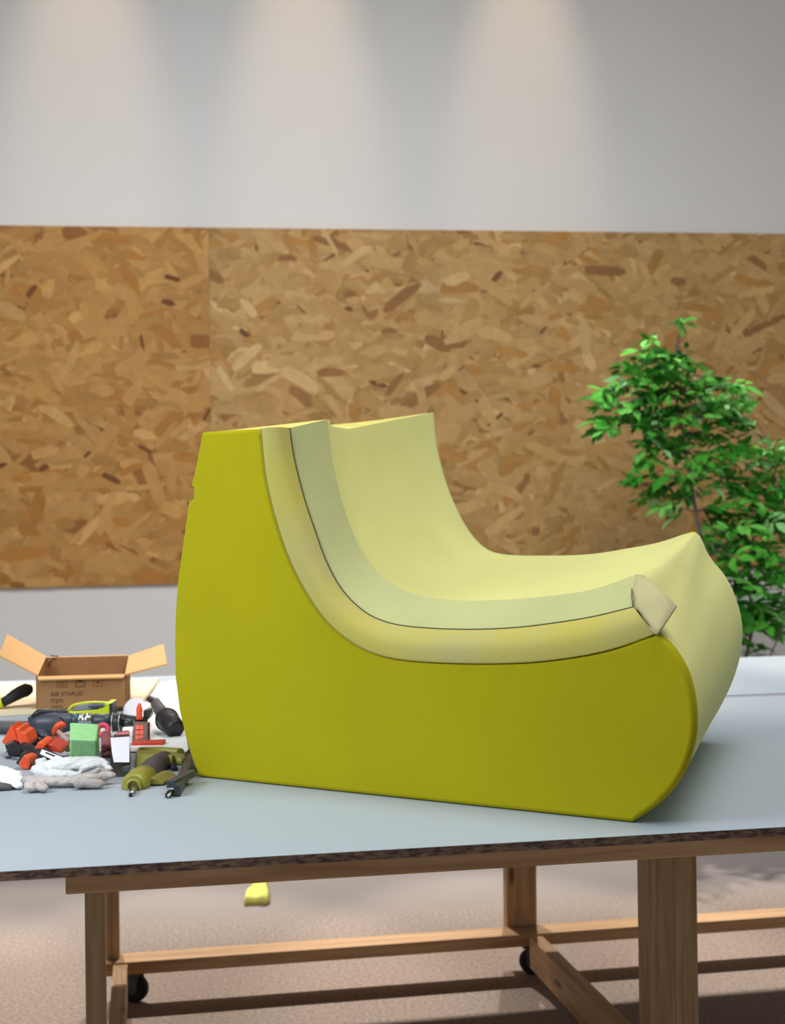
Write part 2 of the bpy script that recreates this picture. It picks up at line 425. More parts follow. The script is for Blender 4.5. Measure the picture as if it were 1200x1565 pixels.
d1 = [a.lerp(b, .05) + inward(c, k) * .008 for k, (a, b) in enumerate(zip(c, f))]
d2 = [a.lerp(b, .10) + inward(c, k) * .020 - V((0, 0, .010 * sag(k))) for k, (a, b) in enumerate(zip(c, f))]
rows_seat = [c, d1, d2]
for t in (.25, .4, .55, .7, .85):
    rows_seat.append([a.lerp(b, (t - .10) / .90) + inward(c, k) * .010 * math.sin(math.pi * t) - V((0, 0, .012 * sag(k) * (1 - t))) for k, (a, b) in enumerate(zip(d2, f))])
f0 = [p + inward(f, k) * .0 for k, p in enumerate(f)]
f1 = [p - fn * .004 + inward(f, k) * .010 for k, p in enumerate(f)]
rows_seat += [[a.lerp(b, .975) for a, b in zip(d2, f)], f0, f1]
MB().grid([g, gm1, gm2, l]).build('edge_roll', foam_roll, arm, label='glued rounded foam edge')
MB().grid([l, lc, c]).build('roll_liner', foam_liner, arm, label='thin grey green foam liner over the edge')
MB().grid([(r if i_ == 0 else r[:-3] + [r[-3]] * 3 if i_ > 2 else r) for i_, r in enumerate(rows_seat)]).build('seat_cover', foam_pale, arm, label='pale yellow seat foam')
MB().tube([p + fn * .0006 - inward(l, k) * .0006 for k, p in enumerate(l)] + [ch(966, 912, .045), ch(966, 900, .065)], 0.0010, 6).build('seam_line', pencil, arm, label='dark pencil seam line')
MB().tube([p + fn * .0002 for p in g], 0.0011, 6).build('groove_line', crease, arm)
# near side panel
left = [(308, 660), (302, 690), (294, 728), (290, 742), (294, 745), (294, 762), (287, 766), (282, 800), (275, 850), (269, 893), (266, 940), (265, 985), (266, 1035), (272, 1085), (281, 1125), (292, 1162), (303, 1188)]
right = [(1003, 968), (1022, 984), (1038, 1006), (1050, 1030), (1058, 1060), (1062, 1095), (1060, 1128), (1052, 1160), (1040, 1187), (1024, 1210), (1000, 1233), (965, 1258)]
rs = [(p.x, p.y) for p in spline(right, 30)]
gp = [(p.x, p.y) for p in spline(G, NS_)]
outline = [(308, 660), (353, 657)] + gp + rs[1:] + [(800, 1240.5), (634, 1223), (468, 1205.5)] + left[::-1][:-1]
def outline_at(w, shrink=0.0):
    pts = [ch(x, y, 0) - fn * w for x, y in outline]
    if shrink:
        n = len(pts); out = []
        ctr = sum(pts, V()) / n
        for i, p in enumerate(pts):
            t = (pts[(i + 1) % n] - pts[i - 1]).normalized(); nn = fn.cross(t)
            out.append(p + nn * shrink)
        pts = out
    return pts
def signed():
    a = outline_at(0); n = len(a); s = 0
    for i in range(n):
        s += (a[i] - a[0]).cross(a[(i + 1) % n] - a[0]).dot(fn)
    return 1 if s > 0 else -1
sg = signed()
side = MB()
RW = [(0.0, .007), (.0008, .0042), (.0028, .0018), (.006, .0004), (.010, 0), (.015, 0)]
rws = [outline_at(w_, k_ * sg) for w_, k_ in RW]
for rr_ in rws:
    for p in rr_: p.z = max(p.z, TZ + 0.0008)
r0, r3 = rws[0], rws[-1]
nO = len(r0)
side.grid(rws, closed=True)
side.add(r0, [tuple(range(nO))])
side.add(r3, [tuple(range(nO))[::-1]])
side.build('side_panel', foam_dark, arm, label='dense bright yellow foam side')
# front face, from the near side's bulge to the far side
fr = [(1060, 811), (1069, 818), (1074, 826), (1078, 838), (1090, 858), (1104, 874), (1118, 897), (1130, 930), (1135, 962), (1132, 1000), (1121, 1038), (1104, 1075), (1086, 1105), (1061, 1133)]
ff = curve(fr, FWID, 30); nf = [ch(x, y, 0.0) - fn * .014 for x, y in rs]
for q in (ff, nf):
    q[-1].z = TZ + .001
rows = []
tipn = ch(1003, 925, .10)
for t in (0, .12, .3, .5, .7, .9, 1.0):
    row = []
    for k, (a, b) in enumerate(zip(nf, ff)):
        p = a.lerp(b, t)
        p.z = max(p.z, TZ + .001)
        row.append(p)
    rows.append(row)
# the upper end of the front meets the seat tip
def tip(t): return c[-1].lerp(f[-1], t)
for i, t in enumerate((0, .12, .3, .5, .7, .9, 1.0)):
    j_ = 4; tt = (t * FWID + .1 * (1 - t)) ; q0 = c[-j_].lerp(f[-j_], t) + inward(c, NS_ - j_) * (.012 * math.sin(math.pi * t)); q1 = tip(t) + fu * .006; q2 = tip(t).lerp(rows[i][0], .5).lerp(rows[i][1], .5 * t)
    extra = [q0 * ((1 - s) ** 2) + q1 * (2 * s * (1 - s)) + q2 * (s * s) for s in (0, .2, .4, .6, .8, 1.0)]
    rows[i] = extra + (rows[i] if t < .5 else rows[i][1:])
    if t >= .5: rows[i].insert(6, q2.lerp(rows[i][6], .5))
MB().grid(rows).build('front_panel', foam_pale, arm, label='pale yellow bulging foam front')
# bevel strip along the front upper lip
lip = MB()
lipm = [tip(t) + V((0, 0, .002)) for t in (0.06, .3, .55, .8, .97)]
a_ = [p + fu * .004 for p in lipm]; b_ = [p + fu * .022 - V((0, 0, .018)) for p in lipm]; d_ = [p - fu * .012 + V((0, 0, -.001)) for p in lipm]
# rear, far side, top and underside close the block
ext = V((.25, .73, .0)); ext = ext * (FWID / abs(ext.dot(fn)))
lw = [ch(x, y, 0) - fn * .014 for x, y in left]
for p in lw: p.z = max(p.z, TZ + .001)
farleft = [p + ext * .93 + V((0, 0, .050 * (p.z - TZ) / .5)) for p in lw]
MB().grid([lw, [a.lerp(b, .5) for a, b in zip(lw, farleft)], farleft]).build('rear_panel', foam_dark, arm, label='dense yellow foam rear')
topn = [ch(308, 660, 0.05), ch(353, 657, 0.05)]
tr = [[p for p in (g[0] - fn * .0145, l[0], c[0])] + [r[0] for r in rows_seat[1:-1]]]
ln = tr[0]
lb = []
for k, p in enumerate(ln):
    w = (PL - p).dot(fn); t = min(max((w - .0) / FWID, .019), 1)
    lb.append(ch(308, 660, 0.0).lerp(farleft[0], t))
MB().grid([ln, [a.lerp(b, .15) for a, b in zip(ln, lb)], [a.lerp(b, .6) for a, b in zip(ln, lb)], lb]).build('top_edge', foam_top, arm, label='rough cut top of the backrest')
fo = list(f) + ff[1:] + farleft[::-1]
fm = MB(); fm.add(fo, [tuple(range(len(fo)))]); fm.build('side_panel', foam_dark, arm)
# end flap of the glued edge
def qrow(a, b, n=6): return [a.lerp(b, k / (n - 1)) for k in range(n)]
e0 = spline([tuple(c[-1]), tuple(lc[-1]), tuple(l[-1])], 6); e1 = qrow(ch(979, 878, .10), ch(976, 938, .022))
fq = [e0, [b.lerp(a + (e1[0] - e0[0]), .5) for a, b in zip(e0, e1)], qrow(ch(986, 880, .09), ch(985, 950, .006)),
      qrow(ch(998, 890, .072), ch(995, 963, -.004)), qrow(ch(1016, 907, .05), ch(1001, 968, -.008)), qrow(ch(1034, 925, .028), ch(1005, 968, -.010))]
flap = MB(); flap.grid(fq)
fo_ = flap.build('end_flap', foam_flap, arm, label='greyish glue coated flap at the front tip')
so = fo_.modifiers.new('solid', 'SOLIDIFY'); so.thickness = .003; so.offset = -1

# ------------------------------------------------------------------ tools on the table
def dp(y): return 924.0 / (y - 806)   # depth of the table at pixel row y (left end)
def sc(px, d): return px * d / F      # pixels to metres at depth d
def base(x, y): p = tp(x, y); return p
def hx(front, back, df, db):          # block from eight pixel corners at two depths
    A = [at(x, y, d) for (x, y), d in zip(front, df if hasattr(df, '__len__') else [df] * 4)]
    B = [at(x, y, d) for (x, y), d in zip(back, db if hasattr(db, '__len__') else [db] * 4)]
    return A, B
ZT = TZ + 0.001

ON_TABLE = .0006
# sheets under the tools
sh = MB(); q = [tp(-40, 1098), tp(215, 1082), tp(243, 1044), tp(-40, 1054)]
sh.prism([V((p.x, p.y, ZT)) for p in q], (0, 0, .012)); sheet = sh.build('cream_board', cream)
tag(sheet, 'cream cardboard sheet lying under the open box', 'board')
sh = MB(); q = [tp(150, 1150), tp(288, 1152), tp(279, 1090), tp(268, 1042), tp(242, 1046), tp(216, 1090)]
sh.prism([V((p.x, p.y, ZT + .001)) for p in q], (0, 0, .0012)); pp = sh.build('paper_sheet', paper)
tag(pp, 'white paper sheet under the black nozzle beside the foam armchair', 'paper')
mk = MB(); a = at(259, 1062, 3.55); a.z = ZT + .0024
mk.prism([a + V(p) for p in ((-.008, .012, 0), (.006, -.012, 0), (.012, -.010, 0), (-.003, .014, 0))], (0, 0, .0002)); mk.build('ink_mark', blue_ink, pp)

# cardboard box
zf = ZT + .0125
bd = 3.24; s_ = F / bd
bl = at(57, 1034, bd); br = at(189, 1032, bd)
ztop = (bl.z + br.z) / 2; bx = V(((br.x - bl.x), 0.03, 0)).normalized(); by = V((-bx.y, bx.x, 0)); wid = br.x - bl.x; dep = 0.19; hgt = ztop - zf
O = V((bl.x, bd, zf))
box = thing('cardboard_box', 'open brown cardboard box with raised flaps behind the tools', 'box', O + bx * wid / 2 + by * dep / 2)
def B(u, v, z): return O + bx * u + by * v + V((0, 0, z))
t_ = .004
bb = MB()
def panel(mb, a, b, c_, d_, th, mi=0):
    n_ = (b - a).cross(d_ - a).normalized()
    mb.hexa([a, b, c_, d_], [p + n_ * th for p in (a, b, c_, d_)], mi)
panel(bb, B(0, 0, 0), B(wid, 0, 0), B(wid, 0, hgt), B(0, 0, hgt), -t_)
hb = hgt + .026
panel(bb, B(0, t_, 0), B(0, t_, hgt), B(0, dep, hb), B(0, dep, 0), -t_ * -1)
panel(bb, B(wid, t_, 0), B(wid, t_, hgt), B(wid, dep, hb), B(wid, dep, 0), -t_)
panel(bb, B(0, dep, 0), B(wid, dep, 0), B(wid, dep, hb), B(0, dep, hb), t_)
panel(bb, B(t_, t_, 0), B(wid - t_, t_, 0), B(wid - t_, dep, 0), B(t_, dep, 0), t_)
bb.build('box_body', kraft, box)
def flapm(name, pts, th=.004):
    mb = MB(); a, b, c2, d2_ = pts; n_ = (b - a).cross(d2_ - a).normalized()
    mb.hexa([a, b, c2, d2_], [p + n_ * th for p in pts]); return mb.build(name, kraft_in, box)
bkd = bd + dep
flapm('flap', [B(0, 0, hgt), B(0, dep, hb), at(10, 971, bkd + .0), at(-3, 1003, bd - .02)])
flapm('flap', [B(wid, 0, hgt), B(wid, dep, hb), at(250, 984, bkd + .02), at(255, 1014, bd + .02)])
flapm('flap', [B(.002, dep + .005, hb), B(wid - .002, dep + .005, hb), B(wid - .004, dep + .03, hb - .07), B(.004, dep + .03, hb - .07)])
flapm('flap', [B(0, 0, hgt), B(wid, 0, hgt), B(wid - .004, -.012, hgt - .006), B(.004, -.012, hgt - .006)])
def text(s, u, z, size, material, name='printed_lettering'):
    cu = bpy.data.curves.new(name, 'FONT'); cu.body = s; cu.size = size; cu.extrude = .0002; cu.align_x = 'LEFT'; cu.materials.append(material)
    tmp = bpy.data.objects.new(name + '_curve', cu); C.objects.link(tmp)
    me = bpy.data.meshes.new_from_object(tmp.evaluated_get(bpy.context.evaluated_depsgraph_get()))
    bpy.data.objects.remove(tmp); me.name = name
    o = bpy.data.objects.new(name, me); C.objects.link(o); o.parent = box
    p = B(u, -.0006, z); o.location = p - box.location
    o.matrix_basis = Matrix.Translation(p - box.location) @ Matrix((bx, V((0, 0, 1)), -by)).transposed().to_4x4()
    return o
def bu(x): return wid * (x - 57) / 132.0
def bz(y): return hgt - (y - 1033) / s_
text('AIR STAPLES', bu(76), bz(1064), .0138, ink)
text('ITEM:', bu(76), bz(1074), .0135, ink)
text('QTY:', bu(77), bz(1084), .0130, ink)
for i, x in enumerate((86.5, 114, 141)):
    ic = MB(); u0, u1, z1, z0 = bu(x), bu(x + 14), bz(1037.5), bz(1051)
    e = .0016
    def rect(ua_, ub_, za_, zb_): ic.prism([B(ua_, -.0003, za_), B(ub_, -.0003, za_), B(ub_, -.0003, zb_), B(ua_, -.0003, zb_)], -by * .0003)
    rect(u0, u1, z0, z0 + e); rect(u0, u1, z1 - e, z1); rect(u0, u0 + e, z0, z1); rect(u1 - e, u1, z0, z1)
    w_ = u1 - u0; h_ = z1 - z0
    if i == 0:
        rect(u0 + .3 * w_, u0 + .38 * w_, z0 + .3 * h_, z0 + .8 * h_); rect(u0 + .62 * w_, u0 + .7 * w_, z0 + .3 * h_, z0 + .8 * h_); rect(u0 + .3 * w_, u0 + .7 * w_, z0 + .22 * h_, z0 + .32 * h_)
    elif i == 1:
        rect(u0 + .15 * w_, u0 + .85 * w_, z0 + .62 * h_, z0 + .82 * h_); rect(u0 + .3 * w_, u0 + .7 * w_, z0 + .5 * h_, z0 + .62 * h_)
    else:
        rect(u0 + .4 * w_, u0 + .6 * w_, z0 + .3 * h_, z0 + .75 * h_); rect(u0 + .25 * w_, u0 + .75 * w_, z0 + .45 * h_, z0 + .55 * h_)
    ic.build('printed_symbol', ink_red if i != 1 else ink, box)
sm = MB()
for (x0, y0, x1, y1) in ((77, 1002, 89, 1003), (80, 1005, 86, 1008), (76, 1012, 75, 1018), (80, 1007, 78, 1012)):
    sm.tube([on_plane(x0, y0, B(0, dep - .0045, 0), by), on_plane(x1, y1, B(0, dep - .0045, 0), by)], .0016, 6)
sm.build('black_scuff', ink, box)

# screwdriver, only the handle end in view
d = 3.25
h = thing('screwdriver', 'black screwdriver handle with lime collar left of the cardboard box', 'screwdriver', V((at(20, 1070, d).x, d, zf)))
ON_TABLE = zf - TZ + .0005
mb = MB(); mb.tube([at(4, 1074, d), at(12, 1069.5, d), at(22, 1063, d + .02), at(32, 1057.5, d + .04), at(40, 1054.5, d + .05), at(45, 1054, d + .06), at(48, 1055, d + .065)], [sc(7, d), sc(7.5, d), sc(9, d), sc(10, d), sc(10.5, d), sc(8, d), sc(3, d)], 16); mb.build('handle', rubber, h)
mb = MB(); mb.tube([at(-12, 1080, d), at(-6, 1077.5, d), at(5, 1073.5, d)], [sc(6, d), sc(8, d), sc(8, d)], 16); mb.build('collar', lime, h)
mb = MB(); mb.tube([at(-70, 1092, d - .02), at(-10, 1079, d)], sc(2.5, d), 10); mb.build('blade', steel, h)

ON_TABLE = .0006
# lime and grey case in front of the box
d = 3.12
cs = thing('tool_case', 'lime yellow and blue grey tool case against the cardboard box front', 'tool case', V((at(138, 1090, d).x, d, ZT)))
def arc(pts, n): return [(p.x, p.y) for p in spline(pts, n)]
mb = MB(); lo = [(104, 1088), (104, 1098), (140, 1098), (171, 1098), (171, 1074), (163, 1074), (150, 1084), (125, 1087)]
mb.prism([at(x, y, d) for x, y in lo], (0, .06, 0)); mb.build('case_body', lime, cs, bevel=.002)
mb = MB(); mb.tube([at(x, y, d + .012) for x, y in arc([(104, 1087), (110, 1079), (125, 1075), (145, 1073.5), (168, 1074.5)], 14)], sc(2.0, d), 8); mb.build('lid_rim', lime, cs)
mb = MB(); mb.prism([at(x, y, d + .01) for x, y in [(108, 1086), (118, 1079), (140, 1076), (164, 1075.5), (158, 1082), (140, 1085)]], (0, .04, 0)); mb.build('window', bluegrey, cs, bevel=.001)
mb = MB(); mb.prism([at(x, y, d - .002) for x, y in [(134, 1079.5), (162, 1077.5), (156, 1081.5), (138, 1082.5)]], (0, .01, 0)); mb.build('blade_slot', slate, cs)
mb = MB(); mb.prism([at(x, y, d - .003) for x, y in [(167, 1076), (172, 1074), (172, 1098), (167, 1098)]], (0, .05, 0)); mb.build('end_cap', black, cs)

# dark power drill lying across
d = 2.91
dr = thing('power_drill', 'dark slate power drill lying across the tool pile, chuck to the right', 'drill', V((at(120, 1115, d).x, d, ZT)))
mb = MB(); mb.tube([at(48, 1116, d), at(52, 1108, d), at(62, 1106, d), at(85, 1105, d), at(108, 1103, d), at(116, 1102, d)], [sc(6, d), sc(15, d), sc(18, d), sc(18, d), sc(14, d), sc(9, d)], 18)
mb.build('motor_housing', slate, dr)
mb = MB(); mb.tube([at(50, 1096, d - .01), at(58, 1089, d - .01), at(72, 1088, d), at(90, 1088.5, d), at(104, 1090, d)], [sc(4, d), sc(5, d), sc(5, d), sc(4.5, d), sc(3, d)], 10); mb.build('top_grip', black, dr)
mb = MB(); mb.tube([at(88, 1124, d - .05), at(98, 1113, d - .06), at(99, 1102, d - .055), at(92, 1096, d - .05)], sc(2, d), 8); mb.build('trigger_guard', gun, dr)
mb = MB(); mb.tube([at(108, 1101, d), at(122, 1100.5, d)], [sc(10, d), sc(10.5, d)], 18); mb.build('gear_case', mat('teal slate', rgb(54, 78, 88), .4), dr)
mb = MB(); mb.tube([at(x, 1100.5, d) for x in (121, 124, 125, 130, 131, 136, 137, 142)], [sc(r_, d) for r_ in (10, 11, 9, 9, 11, 11, 9, 10)], 20); mb.build('steel_collar', steel, dr)
mb = MB(); mb.tube([at(x, 1101.5, d) for x in (142, 146, 160, 172)], [sc(r_, d) for r_ in (9, 11, 11, 10)], 20); mb.build('barrel', slate, dr)
mb = MB(); mb.tube([at(x, 1104, d - .02) for x in (172, 174, 176, 181, 182, 186, 187)], [sc(r_, d) for r_ in (10, 14, 14, 13, 14, 14, 9)], 20); mb.build('chuck', black, dr)
for x in (173, 184):
    mb = MB(); mb.ring(at(x, 1104, d - .02), (1, 0, 0), sc(14, d), sc(1.0, d)); mb.build('chuck_ring', steel, dr)
mb = MB(); mb.tube([at(186, 1105, d - .02), at(205, 1104, d - .02)], sc(6, d), 14); mb.build('bit_holder', gun, dr)
mb = MB(); mb.tube([at(204, 1107, d - .02), at(229, 1108, d - .02)], sc(.8, d), 8); mb.build('bit', steel, dr)

# grey pipe behind the clamps
d = 2.94
gb = MB(); gb.tube([at(-30, 1112, d), at(20, 1111, d), at(54, 1112, d)], sc(10, d), 16); g_ = gb.build('grey_tube', greyp)
tag(g_, 'grey plastic tube behind the orange clamp at the far left', 'tube')

# orange clamps
def clampA():
    d = 2.65
    t = thing('spring_clamp', 'orange and black spring clamp, leftmost, with a tall pointed jaw', 'clamp', V((at(28, 1150, d).x, d, ZT)), 'orange clamps in the tool pile')
    mb = MB(); mb.prism([at(x, y, d) for x, y in [(2, 1134), (17, 1109), (22, 1120), (30, 1133), (20, 1138), (6, 1138)]], (.005, .05, .004)); mb.build('jaw', orange, t, bevel=.002)
    mb = MB(); mb.prism([at(x, y, d - .015) for x, y in [(23, 1114), (31, 1112), (32, 1119), (39, 1121), (45, 1135), (41, 1142), (31, 1139), (27, 1131)]], (.004, .05, .004)); mb.build('jaw', orange, t, bevel=.002)
    mb = MB(); mb.prism([at(x, y, d - .01) for x, y in [(6, 1138), (20, 1132), (34, 1140), (34, 1152), (26, 1158), (12, 1155)]], (.004, .05, .0)); mb.build('handle', black, t, bevel=.003)
    mb = MB(); mb.tube([at(x, y, d - .035) for x, y in arc([(9, 1150), (14, 1143), (15, 1136)], 6)], sc(.8, d), 6); mb.tube([at(x, y, d - .035) for x, y in arc([(27, 1147), (30, 1141), (32, 1136)], 6)], sc(.8, d), 6); mb.build('spring', gun, t)
    mb = MB(); mb.tube([at(21, 1161, d - .02), at(22, 1161, d - .045)], sc(3.5, d), 14); mb.build('rivet', steel, t)
    mb = MB(); mb.tube([at(10, 1160, d - .01), at(15, 1158, d - .03)], [sc(4, d), sc(3.5, d)], 10); mb.build('rivet', gun, t)
def clampB():
    d = 2.60
    t = thing('staple_clamp', 'orange and black clamp with a white sticker, beside the green sponge', 'clamp', V((at(72, 1158, d).x, d, ZT)), 'orange clamps in the tool pile')
    mb = MB(); mb.tube([at(36, 1140, d + .02), at(48, 1146, d), at(64, 1152, d - .02), at(82, 1160, d - .03), at(100, 1163, d - .03)], [sc(r_, d) for r_ in (8, 9, 11, 11, 6)], 12, flat=.8); mb.build('handle', black, t)
    mb = MB(); mb.prism([at(x, y, d - .02) for x, y in [(52, 1146), (58, 1134), (66, 1135), (70, 1139), (64, 1147), (60, 1153)]], (.004, .05, .004)); mb.build('jaw', orange, t, bevel=.002)
    mb = MB(); mb.prism([at(x, y, d - .005) for x, y in [(66, 1138), (80, 1137), (94, 1146), (94, 1152), (86, 1150), (74, 1148)]], (.004, .05, .004)); mb.build('jaw', mat('deep orange plastic', rgb(204, 66, 44), .4), t, bevel=.002)
    mb = MB(); A = [at(64, 1145, d - .06), at(98, 1158, d - .06), at(95, 1168, d - .068), at(61, 1152, d - .066)]; mb.prism(A, (0, .006, -.002)); mb.build('sticker', label_w, t)
    mb = MB(); A = [at(70, 1149, d - .0625), at(84, 1154.5, d - .0625), at(83.5, 1157, d - .0635), at(69, 1151, d - .0635)]; mb.prism(A, (0, .001, 0)); mb.prism([at(88, 1159, d - .0635), at(96, 1161, d - .0635), at(94, 1166, d - .0655), at(86, 1163.5, d - .0655)], (0, .001, 0)); mb.build('print', slate, t)
def clampC():
    d = 2.50
    t = thing('trigger_clamp', 'small orange clamp pad jutting out left of the gloves', 'clamp', V((at(38, 1168, d).x, d, ZT)), 'orange clamps in the tool pile')
    mb = MB(); mb.prism([at(x, y, d) for x, y in [(27, 1168), (37, 1153), (47, 1157), (43, 1177), (34, 1178)]], (.006, .03, .0)); mb.build('pad', orange, t, bevel=.003)
    mb = MB(); mb.prism([at(x, y, d + .004) for x, y in [(24, 1166), (34, 1150), (38, 1153), (28, 1170)]], (.0, .03, .0)); mb.build('pad_rim', gun, t, bevel=.001)
    mb = MB(); mb.tube([at(44, 1160, d + .02), at(50, 1172, d + .01), at(48, 1180, d + .01)], [sc(5, d), sc(5, d), sc(4, d)], 10); mb.build('arm', black, t)
def clampD():
    d = 2.78
    t = thing('hooked_clamp', 'clamp with curved orange jaw and pale red bars, touching the sponge left edge', 'clamp', V((at(94, 1140, d).x, d, ZT)), 'orange clamps in the tool pile')
    mb = MB(); mb.tube([at(x, y, d - .04) for x, y in arc([(82, 1123), (86, 1114), (92, 1108), (100, 1109)], 9)], [sc(r_, d) for r_ in (3.5, 4.5, 5, 5.5, 6, 6, 6, 5, 3)], 12); mb.build('jaw', orange, t)
    mb = MB(); mb.tube([at(89, 1118, d - .045), at(106, 1134, d - .07)], sc(3.6, d), 10); mb.build('bar', mat('pale red grey', rgb(186, 150, 144), .5), t)
    mb = MB(); mb.tube([at(86, 1126, d - .045), at(104, 1140, d - .07)], sc(2.6, d), 10); mb.build('bar', mat('dull red', rgb(190, 84, 76), .5), t)
    mb = MB(); mb.tube([at(76, 1130, d), at(92, 1134, d - .04), at(102, 1146, d - .06), at(106, 1160, d - .08)], sc(4.5, d), 10); mb.build('arm', mat('dark brown', rgb(62, 46, 42), .5), t)
clampA(); clampB(); clampC(); clampD()
# black trigger lever among the clamps
d = 2.72
bkm = MB(); bkm.tube([at(40, 1124, d), at(54, 1119, d), at(66, 1122, d - .02), at(76, 1130, d - .02), at(70, 1138, d)], [sc(r_, d) for r_ in (3, 5, 7, 7, 4)], 10)
bkm.tube([at(60, 1130, d), at(50, 1138, d), at(40, 1140, d)], [sc(5, d), sc(5, d), sc(4, d)], 10)
bkm.tube([at(66, 1128, d), at(62, 1150, d - .02)], [sc(4, d), sc(4, d)], 8)
tag(bkm.build('lever', slate), 'dark bent metal lever between the orange clamps', 'lever')

# green sponge
A, B2 = hx([(106, 1166), (147, 1163), (148, 1132), (107, 1130)], [(108, 1150), (152, 1150), (151, 1106), (106, 1104)], [2.56, 2.56, 2.52, 2.52], [2.68, 2.68, 2.60, 2.60])
for p in (A[0], A[1], B2[0], B2[1]): p.z = ZT + .001
B2[2] = at(151, 1106.5, 2.60); B2[3] = at(107, 1104, 2.60)
mb = MB(); mb.hexa(A, B2); sp = mb.build('sponge', spongem, bevel=.003); tag(sp, 'bright green sponge block standing amid the tools', 'sponge')

# pink handled shears
d = 2.72
t = thing('shears', 'shears with pink ring handle just right of the green sponge', 'shears', V((at(160, 1150, d).x, d, ZT)))
mb = MB(); mb.ring(at(157, 1116, d), (.25, -1, .3), sc(8, d), sc(4.2, d)); mb.build('handle', pink, t)
mb = MB(); mb.tube([at(162, 1121, d), at(163, 1132, d - .03), at(163, 1146, d - .07), at(164, 1158, d - .10)], [sc(r_, d) for r_ in (7, 8, 8, 7)], 12, flat=.7); mb.build('blade_sheath', maroon, t)
mb = MB(); mb.tube([at(158, 1142, d - .09), at(162, 1139, d - .09), at(168, 1144, d - .08)], [sc(3, d), sc(5, d), sc(3, d)], 10); mb.build('handle', mat('dusty pink', rgb(190, 100, 108), .5), t)

# battery pack with white label
d = 2.60
t = thing('battery_pack', 'black battery pack with blank white label right of the sponge', 'battery', V((at(186, 1175, d).x, d, ZT)))
A, B2 = hx([(166, 1192), (198, 1192), (197, 1166), (168, 1168)], [(170, 1185), (200, 1185), (199, 1130), (172, 1130)], [2.42, 2.42, 2.5, 2.5], [2.56, 2.56, 2.60, 2.60])
for p in (A[0], A[1], B2[0], B2[1]): p.z = ZT
mb = MB(); mb.hexa(A, B2); mb.build('casing', mat('near black', rgb(38, 36, 40), .5), t, bevel=.003)
mb = MB(); Q = [at(169, 1128, 2.54), at(198, 1126, 2.54), at(197.5, 1165, 2.47), at(174, 1165, 2.47), at(171, 1150, 2.50)]; mb.prism(Q, (0, .004, .0)); mb.build('label', label_w, t)
mb = MB(); mb.hexa([at(174, 1124, 2.60), at(198, 1123, 2.60), at(198, 1127, 2.58), at(172, 1128, 2.58)], [at(178, 1118, 2.68), at(197, 1116, 2.68), at(198, 1128, 2.68), at(172, 1130, 2.68)]); mb.build('terminal_cap', gun, t, bevel=.001)
mb = MB(); mb.hexa([at(177, 1120, 2.59), at(197, 1118, 2.59), at(197, 1122, 2.58), at(176, 1123, 2.58)], [p + V((0, .006, 0)) for p in (at(177, 1120, 2.59), at(197, 1118, 2.59), at(197, 1122, 2.58), at(176, 1123, 2.58))]); mb.build('terminal_strip', label_r, t)
mb = MB(); mb.hexa([at(187, 1173, 2.43), at(198, 1171, 2.43), at(198, 1178, 2.42), at(187, 1179, 2.42)], [p + V((0, .01, 0)) for p in (at(187, 1173, 2.43), at(198, 1171, 2.43), at(198, 1178, 2.42), at(187, 1179, 2.42))]); mb.build('latch', slate, t, bevel=.001)

# bit case
d = 2.76
t = thing('bit_case', 'brown and orange bit case propped behind the air stapler', 'case', V((at(215, 1140, d).x, d, ZT)))
A = [at(201, 1141, 2.78), at(226, 1138, 2.78), at(226, 1106, 2.86), at(203, 1106, 2.86)]
for i in (0, 1): A[i].z = max(ZT, A[i].z)
mb = MB(); mb.hexa(A, [p + V((0, .03, -.0)) for p in A]); mb.build('casing', brown, t, bevel=.002)
mb = MB()
for r_ in range(3):
    for c_ in range(2):
        x0 = 207 + c_ * 6.4; y0 = 1109 + r_ * 7.4
        k = (y0 - 1106) / 33; dd = 2.86 - .08 * k - .004
        mb.prism([at(x0, y0, dd), at(x0 + 5.4, y0, dd), at(x0 + 5.4, y0 + 6, dd - .015), at(x0, y0 + 6, dd - .015)], (0, .004, 0))
mb.build('decal', ochre, t)
mb = MB(); Q = [at(200, 1146, 2.745), at(250, 1142, 2.745), at(250, 1133, 2.745), at(200, 1135, 2.745)]
for i in (0, 1): Q[i].z = max(ZT, Q[i].z)
mb.prism(Q, (0, .03, 0)); mb.build('base_bar', redbrown, t, bevel=.002)

# bar clamp with an orange knob
d = 3.02
t = thing('bar_clamp', 'black bar clamp with upright orange knob behind the bit case', 'clamp', V((at(210, 1110, d).x, d, ZT)))
mb = MB(); mb.tube([at(184, 1094, d), at(205, 1097, d), at(226, 1100, d)], sc(3.4, d), 8); mb.tube([at(196, 1104, d), at(224, 1103, d)], sc(3.6, d), 8); mb.build('bar', black, t)
mb = MB(); mb.tube([at(213, 1099, d - .01), at(213, 1090, d - .01), at(213, 1084, d - .01), at(213, 1079, d - .01), at(213.5, 1075, d - .01)], [sc(r_, d) for r_ in (5.5, 4.5, 5, 3.2, 2.4)], 12); mb.build('knob', orange, t)
mb = MB(); mb.prism([at(x, y, d) for x, y in [(219, 1086), (228, 1084), (231, 1090), (228, 1099), (222, 1101), (219, 1096)]], (0, .03, 0)); mb.build('jaw', mat('dark green black', rgb(42, 50, 42), .5), t, bevel=.002)
# clear disc behind
d = 3.16
mb = MB(); mb.tube([at(208, 1086, d), at(208, 1086, d + .05)], [sc(19, d), sc(19, d)], 32)
roll = mb.build('tape_roll', label_w); tag(roll, 'white tape roll standing behind the bar clamp, right of the box', 'tape roll')

